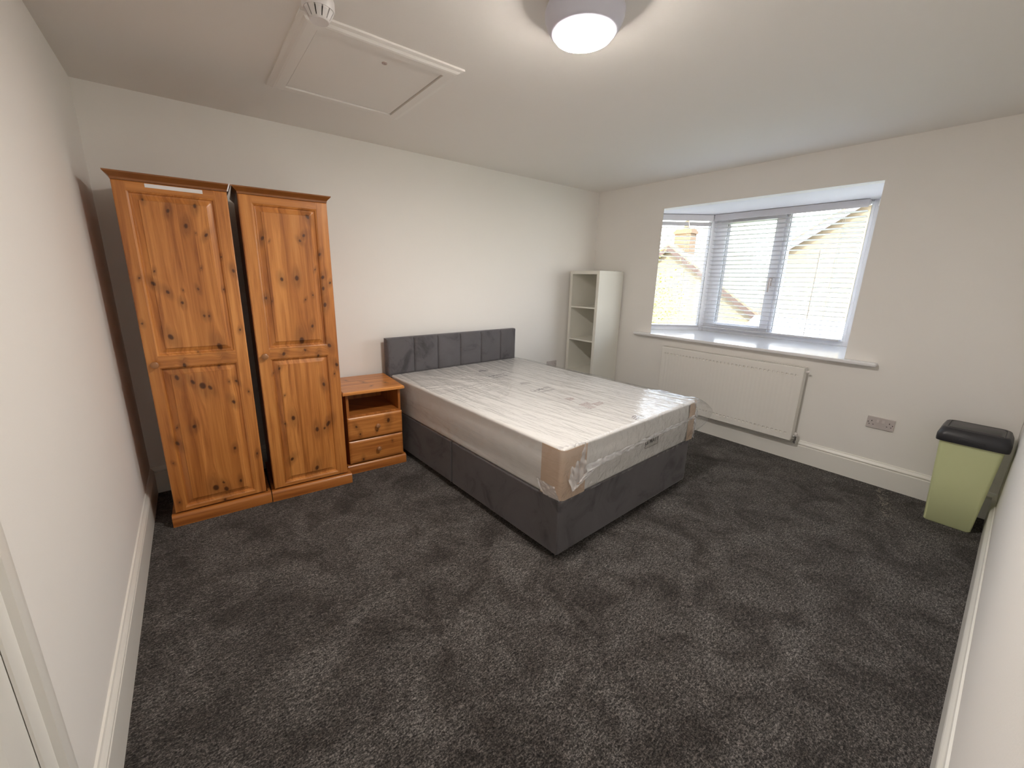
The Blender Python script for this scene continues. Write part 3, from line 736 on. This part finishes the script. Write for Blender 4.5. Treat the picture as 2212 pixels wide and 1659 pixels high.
# brown card corner protectors at the two foot corners
def corner_card(xa, sgn, la, lb):
    path = []
    r = .022; n = 8; o_ = .0088
    path.append((xa - sgn * o_, Y0 + lb))
    for i in range(n + 1):
        a = PI / 2 * i / n; path.append((xa + sgn * (r - (r + o_) * math.cos(a)), Y0 + r - (r + o_) * math.sin(a)))
    path.append((xa + sgn * la, Y0 - o_))
    m = MB(); th = .0012; k_ = len(path); zs = [.006, .09, .18, MH - .004]; vs = []
    for q in (0, 1):
        for z in zs:
            for (x, y) in path:
                cx, cy = (x - (xa + sgn * .2)), (y - (Y0 + .2)); l_ = math.hypot(cx, cy); vs.append((x + cx / l_ * th * q * -1 , y + cy / l_ * th * q * -1, z))
    nz = len(zs); g = lambda q, j, i: q * nz * k_ + j * k_ + i; fs = []
    for q in (0, 1):
        for j in range(nz - 1):
            for i in range(k_ - 1): fs.append((g(q, j, i), g(q, j, i + 1), g(q, j + 1, i + 1), g(q, j + 1, i)))
    for i in range(k_ - 1): fs += [(g(0, 0, i), g(0, 0, i + 1), g(1, 0, i + 1), g(1, 0, i)), (g(0, nz - 1, i), g(0, nz - 1, i + 1), g(1, nz - 1, i + 1), g(1, nz - 1, i))]
    for j in range(nz - 1): fs += [(g(0, j, 0), g(0, j + 1, 0), g(1, j + 1, 0), g(1, j, 0)), (g(0, j, k_ - 1), g(0, j + 1, k_ - 1), g(1, j + 1, k_ - 1), g(1, j, k_ - 1))]
    m.add(vs, fs).build('card_corner', M['card'], mt, smooth=True)['label'] = 'brown card corner protector'
corner_card(X0, 1, .172, .135); corner_card(X1, -1, .10, .12)

def text_mesh(name, body, size, mat, parent, M4, depth=.0003, bold=0.0):
    cu = bpy.data.curves.new(name, 'FONT'); cu.body = body; cu.size = size; cu.extrude = depth; cu.offset = bold; cu.align_x = 'CENTER'; cu.align_y = 'CENTER'
    tmp = bpy.data.objects.new('tmp', cu); COL.objects.link(tmp)
    dg = bpy.context.evaluated_depsgraph_get(); me = bpy.data.meshes.new_from_object(tmp.evaluated_get(dg)); bpy.data.objects.remove(tmp)
    me.materials.clear(); me.materials.append(mat); me.name = name
    o = bpy.data.objects.new(name, me); COL.objects.link(o); o.parent = parent; o.matrix_local = M4; return o
# foot-end brand label
lb = MB().box(.735, .888, -.0125, -.0115, .088, .168).build('foot_label', M['tag'], mt)
fr = MB()
for a, b, c_, d_ in ((.739, .884, .162, .1635), (.739, .884, .092, .0935), (.739, .7405, .092, .1635), (.8825, .884, .092, .1635)): fr.box(a, b, -.0131, -.0124, c_, d_)
fr.build('label_border', M['tag_ink'], lb)
text_mesh('lettering', 'La MATT', .040, M['tag_ink'], lb, Matrix.Translation((.8115, -.0129, .127)) @ Matrix.Rotation(PI / 2, 4, 'X'), bold=.0006)
# prints down the middle of the top
def logo(x, y, mat):
    m = MB(); z = MH + .0004
    for k_ in range(3):
        pts = []
        for i in range(9):
            u = i / 8; pts.append((x - .045 + .09 * u + .01 * k_, y - .012 + .018 * k_ + .012 * math.sin(u * 5) + .003))
        for i in range(8, -1, -1):
            u = i / 8; pts.append((x - .045 + .09 * u + .01 * k_, y - .012 + .018 * k_ + .012 * math.sin(u * 5) - .006 * math.sin(PI * u) - .001))
        m.prism(pts, z, z + .0004, 'z')
    m.build('printed_logo', mat, mt)
for y, mt_ in ((1.575, M['ink']), (1.035, M['ink']), (.04, M['ink'])): logo(.715, y, mt_)
for y in (1.375, .840):
    o = text_mesh('printed_text', 'La MATT', .052, M['ink'], mt, Matrix.Translation((.70, y, MH + .0006)), bold=.0004)
    m = MB(); m.box(.62, .79, y - .050, y - .044, MH + .0003, MH + .0008); m.box(.65, .78, y - .062, y - .058, MH + .0003, MH + .0008); m.build('printed_line', M['ink'], mt)
rs = random.Random(4)
for bx_, by_, nw in ((.690, .545, 3), (.665, .40, 4), (.745, .36, 4), (.66, .345, 3)):
    m = MB()
    for r_ in range(3):
        xx = bx_ - .035
        for i in range(nw + 1):
            l_ = rs.uniform(.008, .018); m.box(xx, xx + l_, by_ - .02 + r_ * .018, by_ - .012 + r_ * .018, MH + .0003, MH + .0008); xx += l_ + .004
    m.build('printed_care_mark', M['ink_red'], mt)

# polythene: one draped sheet, wrinkled
def wrap():
    u = np.concatenate([np.linspace(0, 1, 22)[:-1] * .30 - .30, np.linspace(0, X1 - X0, 250), (X1 - X0) + np.linspace(0, 1, 22)[1:] * .30])
    v = np.concatenate([np.linspace(0, 1, 22)[:-1] * .30 - .30, np.linspace(0, Y1 - Y0, 210), (Y1 - Y0) + np.linspace(0, 1, 12)[1:] * .30])
    U, V = np.meshgrid(u, v, indexing='ij'); wx, wy = X1 - X0, Y1 - Y0
    # straight / fan wrinkles along the bed, pulled towards the foot right corner
    fx = U + .10 * np.sin(V * 1.6) + .25 * (1 - V / wy) * (U / wx - .5)
    rid = lambda s, sy, sd_: 1 - np.abs(2 * vnoise(fx * s, V * sy, sd_) - 1)
    w1 = rid(9, 1.1, 1) ** 4 * .007 + rid(19, 1.9, 2) ** 3 * .0035
    dens = np.clip((U / wx - .45) * 1.8, 0, 1) * np.clip(1.25 - V / wy, 0, 1)
    w2 = rid(40, 2.2, 3) ** 2 * .0068 * dens + rid(80, 5, 8) ** 2 * .0030 * dens
    dl = np.exp(-((U - .25) / .35) ** 2 - ((V - 1.45) / .45) ** 2)
    an = np.arctan2(V - 1.15, U - .70); w3 = (1 - np.abs(2 * vnoise(an * 9 + 40, np.hypot(U - .7, V - 1.15) * 3 + 7, 5) - 1)) ** 3 * .0055 * dl
    hgt = .003 + w1 * .8 + w2 + w3
    cu, cv = np.clip(U, 0, wx), np.clip(V, 0, wy); du, dv = np.maximum(0, -U) - np.maximum(0, U - wx), np.maximum(0, -V) - np.maximum(0, V - wy)
    drop = np.maximum(np.abs(du), np.abs(dv)); drop = np.minimum(drop, .272)
    r = .012; edge = sstep(0, .03, drop)
    side = (vnoise(U * 24, V * 24, 9) * .0045 + (1 - np.abs(2 * vnoise((U + V) * 16, drop * 5, 10) - 1)) ** 4 * .006)
    bul = np.sin(np.clip(drop / .272, 0, 1) * PI) * .008
    outw = edge * (.0125 + side + bul)
    # bunch of loose film at the foot right corner
    cr = np.exp(-(((cu - wx) / .07) ** 2 + (cv / .07) ** 2)); flare = cr * np.sin(np.clip(drop / .24, 0, 1) * PI) * .135
    cl = np.exp(-(((cu) / .05) ** 2 + (cv / .05) ** 2)); flare2 = cl * np.sin(np.clip(drop / .272, 0, 1) * PI) * .004
    X = X0 + cu + np.sign(U - wx / 2) * (np.abs(du) > 0) * outw + flare - flare2
    Y = Y0 + cv + np.sign(V - wy / 2) * (np.abs(dv) > 0) * outw - flare * .18 - flare2
    both = (np.abs(du) > 0) & (np.abs(dv) > 0)
    Z = MH + hgt * (1 - edge) - drop + .004 * cr * 4
    # pull the very corners in to the rounded mattress corner
    n0, n1 = U.shape; P = np.stack([X, Y, Z], -1).reshape(-1, 3); idx = np.arange(n0 * n1).reshape(n0, n1)
    F = np.stack([idx[:-1, :-1], idx[1:, :-1], idx[1:, 1:], idx[:-1, 1:]], -1)
    keep = ~(both[:-1, :-1] & both[1:, 1:] & both[1:, :-1] & both[:-1, 1:])
    F = F[keep].tolist()
    me = bpy.data.meshes.new('plastic_wrap'); me.from_pydata(P.tolist(), [], F); me.materials.append(M['wrap'])
    import bmesh
    bm = bmesh.new(); bm.from_mesh(me); bmesh.ops.delete(bm, geom=[v_ for v_ in bm.verts if not v_.link_faces], context='VERTS'); bm.to_mesh(me); bm.free()
    me.polygons.foreach_set('use_smooth', [True] * len(me.polygons))
    o = bpy.data.objects.new('plastic_wrap', me); COL.objects.link(o); o.parent = mt; o['label'] = 'clear wrinkled polythene wrap'
    return o
wrap()
# loose folded flaps of film at the foot corners
def flap(pts, seed, amp=.004, rows=16, cols=24, freq=7):
    """four-cornered crumpled piece of film"""
    a, b, c_, d_ = [np.array(p, float) for p in pts]; vs = []; fs = []
    nrm = np.cross(b - a, d_ - a); nrm = nrm / np.linalg.norm(nrm)
    for i in range(rows + 1):
        for j in range(cols + 1):
            s_, t_ = i / rows, j / cols; p = (a * (1 - t_) + b * t_) * (1 - s_) + (d_ * (1 - t_) + c_ * t_) * s_
            k_ = abs(2 * vnoise(np.array(s_ * freq * .6 + seed), np.array(t_ * freq + s_ * 2), seed) - 1) * amp
            k2 = (vnoise(np.array(s_ * 14), np.array(t_ * 14 + seed), seed + 1) - .5) * amp * .5
            vs.append(tuple(p + nrm * (k_ + k2)))
    for i in range(rows):
        for j in range(cols): q = i * (cols + 1) + j; fs.append((q, q + 1, q + cols + 2, q + cols + 1))
    o = MB().add(vs, fs).build('film_flap', M['film'], mt, smooth='all'); o['label'] = 'crumpled flap of clear film'; return o
# near corner: film gathered over the top edge, hanging to a point, and a fold running along the foot end
flap([(-.006, .020, MH + .010), (.16, -.014, MH + .006), (.168, -.030, .120), (.05, -.040, .055)], 3, .016)
flap([(.05, -.040, .055), (.168, -.028, .125), (.34, -.024, .150), (.16, -.030, .085)], 6, .008)
flap([(.165, -.020, .158), (.60, -.021, .163), (.60, -.026, .140), (.165, -.032, .125)], 8, .008, 5, 40, 16)
flap([(.60, -.021, .163), (1.34, -.020, .185), (1.34, -.024, .165), (.60, -.026, .140)], 12, .008, 5, 60, 24)
flap([(-.014, .16, .075), (-.014, .03, .072), (-.010, -.008, .008), (-.016, .10, .006)], 15, .008)
# far corner: a loose bag end standing off the mattress
flap([(1.33, -.02, MH + .004), (1.46, .04, MH - .020), (1.545, .045, .135), (1.36, -.022, .14)], 9, .022)
flap([(1.36, -.022, .14), (1.545, .045, .135), (1.43, .01, -.005), (1.37, -.018, .01)], 19, .018)
flap([(1.36, .01, MH + .006), (1.40, .30, MH - .004), (1.47, .18, .16), (1.46, .04, MH - .020)], 23, .014)

# ------------------------------------------------------------------ carpet scuffs of fluff by the bin
rs = random.Random(9); m = MB()
for i in range(90):
    u = rs.random(); x = -.06 - .46 * u + rs.gauss(0, .018); y = -2.865 - .10 * u + rs.gauss(0, .018); a = rs.uniform(0, PI); l_ = rs.uniform(.004, .014)
    m.tube((x - math.cos(a) * l_, y - math.sin(a) * l_, .0015), (x + math.cos(a) * l_, y + math.sin(a) * l_, rs.uniform(.002, .005)), .0007, 4)
o = m.build('carpet_fluff', plain('pale_fluff', (.42, .38, .33, 1), .9)); tag(o, 'trail of pale dust and fluff on the carpet beside the bin', 'fluff'); o['kind'] = 'stuff'

# ------------------------------------------------------------------ outside
def brick_mat(name, a, b, mo, sc=1.0):
    k = N(name); c = k.n('ShaderNodeTexCoord'); sx = k.n('ShaderNodeSeparateXYZ'); k.l(c, 'Object', sx, 0); cb = k.n('ShaderNodeCombineXYZ')
    s = k.math('ADD', (sx, 'X'), (sx, 'Y')); k.l(s, 0, cb, 0); k.l(sx, 'Z', cb, 1)
    br = k.n('ShaderNodeTexBrick'); k.l(cb, 0, br, 'Vector'); br.inputs['Color1'].default_value = a; br.inputs['Color2'].default_value = b; br.inputs['Mortar'].default_value = mo
    br.inputs['Scale'].default_value = sc; br.inputs['Brick Width'].default_value = .225; br.inputs['Row Height'].default_value = .075; br.inputs['Mortar Size'].default_value = .006
    k.l(br, 'Color', k.b, 'Base Color'); k.set(Roughness=.9); return k.m
M['brick'] = brick_mat('buff_brick', (.150, .122, .082, 1), (.138, .108, .070, 1), (.142, .117, .082, 1))
M['brick2'] = brick_mat('orange_brick', (.135, .080, .040, 1), (.12, .07, .034, 1), (.12, .09, .06, 1))
M['tile'] = plain('roof_tile', (.125, .092, .060, 1), .85, bump=(9, .6, .03))
M['fascia'] = plain('white_fascia', (.10, .09, .095, 1), .5)
M['lawn'] = plain('lawn', (.12, .13, .05, 1), .95, bump=(14, .5, .03))
M['leaf'] = plain('bright_leaf', (.15, .155, .035, 1), .7)
M['bark'] = plain('bark', (.16, .11, .07, 1), .9)
GZ = -2.75
MB().box(1.2, 60, -40, 60, GZ - .3, GZ).build('ground', M['lawn'], kind='structure')
# gable house to the right: gable wall faces the window
def house(name, label, loc, rz, wd, dep_, eave, ridge, wall, roofm, chim=None, wins=(), board=None):
    t = thing(name, label, 'house', loc, rz)     # local x along the gable width, y away
    g = MB(); g.prism([(-wd / 2, 0), (wd / 2, 0), (wd / 2, eave), (0, ridge), (-wd / 2, eave)], 0, dep_, 'y'); g.build('wall', wall, t)
    r = MB(); s = (ridge - eave) / (wd / 2); ov = .35; th = .14
    for q in (-1, 1):
        r.prism([(0, ridge + .02), (0, ridge + th + .02), (q * (wd / 2 + ov), eave - s * ov + th), (q * (wd / 2 + ov), eave - s * ov)], -.25, dep_ + .25, 'y')
    r.build('roof', roofm, t)
    b = MB()
    for q in (-1, 1): b.prism([(0, ridge - .16), (0, ridge + .05), (q * (wd / 2 + ov), eave - s * ov + .05), (q * (wd / 2 + ov), eave - s * ov - .16)], -.29, -.25, 'y')
    b.build('bargeboard', board or M['fascia'], t)
    if chim:
        for (x, y, w_, h0, h1) in chim:
            c = MB().box(x - w_ / 2, x + w_ / 2, y - w_ / 3, y + w_ / 3, h0, h1).box(x - w_ / 2 - .05, x + w_ / 2 + .05, y - w_ / 3 - .05, y + w_ / 3 + .05, h1 - .2, h1 - .08).build('chimney', M['brick2'], t)
            MB().lathe([(.11, h1), (.09, h1 + .35)], (x, y, 0), n=14).build('chimney_pot', M['brick2'], c)
    for (x, z, w_, h_) in wins:
        f = MB().box(x - w_ / 2, x + w_ / 2, -.04, .02, z, z + .06).box(x - w_ / 2, x + w_ / 2, -.04, .02, z + h_ - .06, z + h_).box(x - w_ / 2, x - w_ / 2 + .06, -.04, .02, z, z + h_).box(x + w_ / 2 - .06, x + w_ / 2, -.04, .02, z, z + h_).build('window_frame', M['fascia'], t)
        MB().box(x - w_ / 2 + .06, x + w_ / 2 - .06, -.01, .0, z + .06, z + h_ - .06).build('pane', plain('dark_glass', (.25, .28, .3, 1), .1), f)
    return t
# verge runs from (12, 2.16, 2.60) up to (12, 0.45, 3.74): slope .667
house('neighbour_house', 'buff brick gable-end house seen through the right window pane', (12, -1.6, GZ), -PI / 2, 7.4, 9, 5.35, 7.86, M['brick'], M['tile'])
house('neighbour_house', 'brick house with a chimney, its roof edge slanting across the left and middle panes', (13.5, 7.2, GZ), -PI / 2, 8.0, 8, 2.95, 5.66, M['brick'], M['tile'], [(.25, .6, .75, 5.0, 6.45)], board=plain('brown_verge', (.045, .024, .016, 1), .7))
house('neighbour_house', 'distant house roof just below the sky in the middle pane', (27.5, 4.5, GZ), 0, 8.0, 16, 2.9, 5.35, M['brick2'], M['tile'])
# garden room at the foot of the gable house
t = thing('conservatory', 'white framed conservatory below the gable-end house', 'conservatory', (10.6, 1.1, GZ))
m = MB()
for i in range(5): m.box(-.04, .04, -1.6 + i * .8 - .04, -1.6 + i * .8 + .04, 0, 2.3)
m.box(-.05, .05, -1.65, 1.65, 2.25, 2.4); m.box(-.05, .05, -1.65, 1.65, .6, .7); m.build('frame', M['fascia'], t)
m = MB(); m.add([(-.05, -1.65, 2.4), (-.05, 1.65, 2.4), (1.35, 1.65, 3.05), (1.35, -1.65, 3.05), (-.05, -1.65, 2.46), (-.05, 1.65, 2.46), (1.35, 1.65, 3.11), (1.35, -1.65, 3.11)], [(0, 1, 2, 3), (7, 6, 5, 4), (0, 1, 5, 4), (1, 2, 6, 5), (2, 3, 7, 6), (3, 0, 4, 7)]).build('roof', M['slat'], t)
MB().box(0, .02, -1.6, 1.6, 0, 2.3).build('glazing', plain('pale_glazing', (.7, .72, .72, 1), .1), t)
# tree
t = thing('tree', 'yellow-green leafy tree outside the left side of the bay window', 'tree', (5.6, 3.55, GZ))
MB().lathe([(.13, 0), (.09, 1.5), (.05, 3.4)], n=12).tube((0, 0, 1.8), (.3, .5, 3.6), .035).tube((0, 0, 2.2), (.1, -.6, 3.7), .03).build('trunk', M['bark'], t)
rs = np.random.RandomState(3); m = MB(); n = 5200
c = rs.randn(n, 3) * np.array([.55, .62, .75]); c[:, 2] += 3.35; c[:, 1] += (3.9 - c[:, 2]) * -.12
for i in range(n):
    p = c[i]
    if p[2] < 1.4 or p[2] > 5.1: continue
    a = rs.randn(3); a /= np.linalg.norm(a); b = np.cross(a, rs.randn(3)); b /= np.linalg.norm(b); s_ = rs.uniform(.025, .05)
    m.add([p - a * s_, p + b * s_ * .45, p + a * s_, p - b * s_ * .45], [(0, 1, 2, 3)])
m.build('foliage', M['leaf'], t)
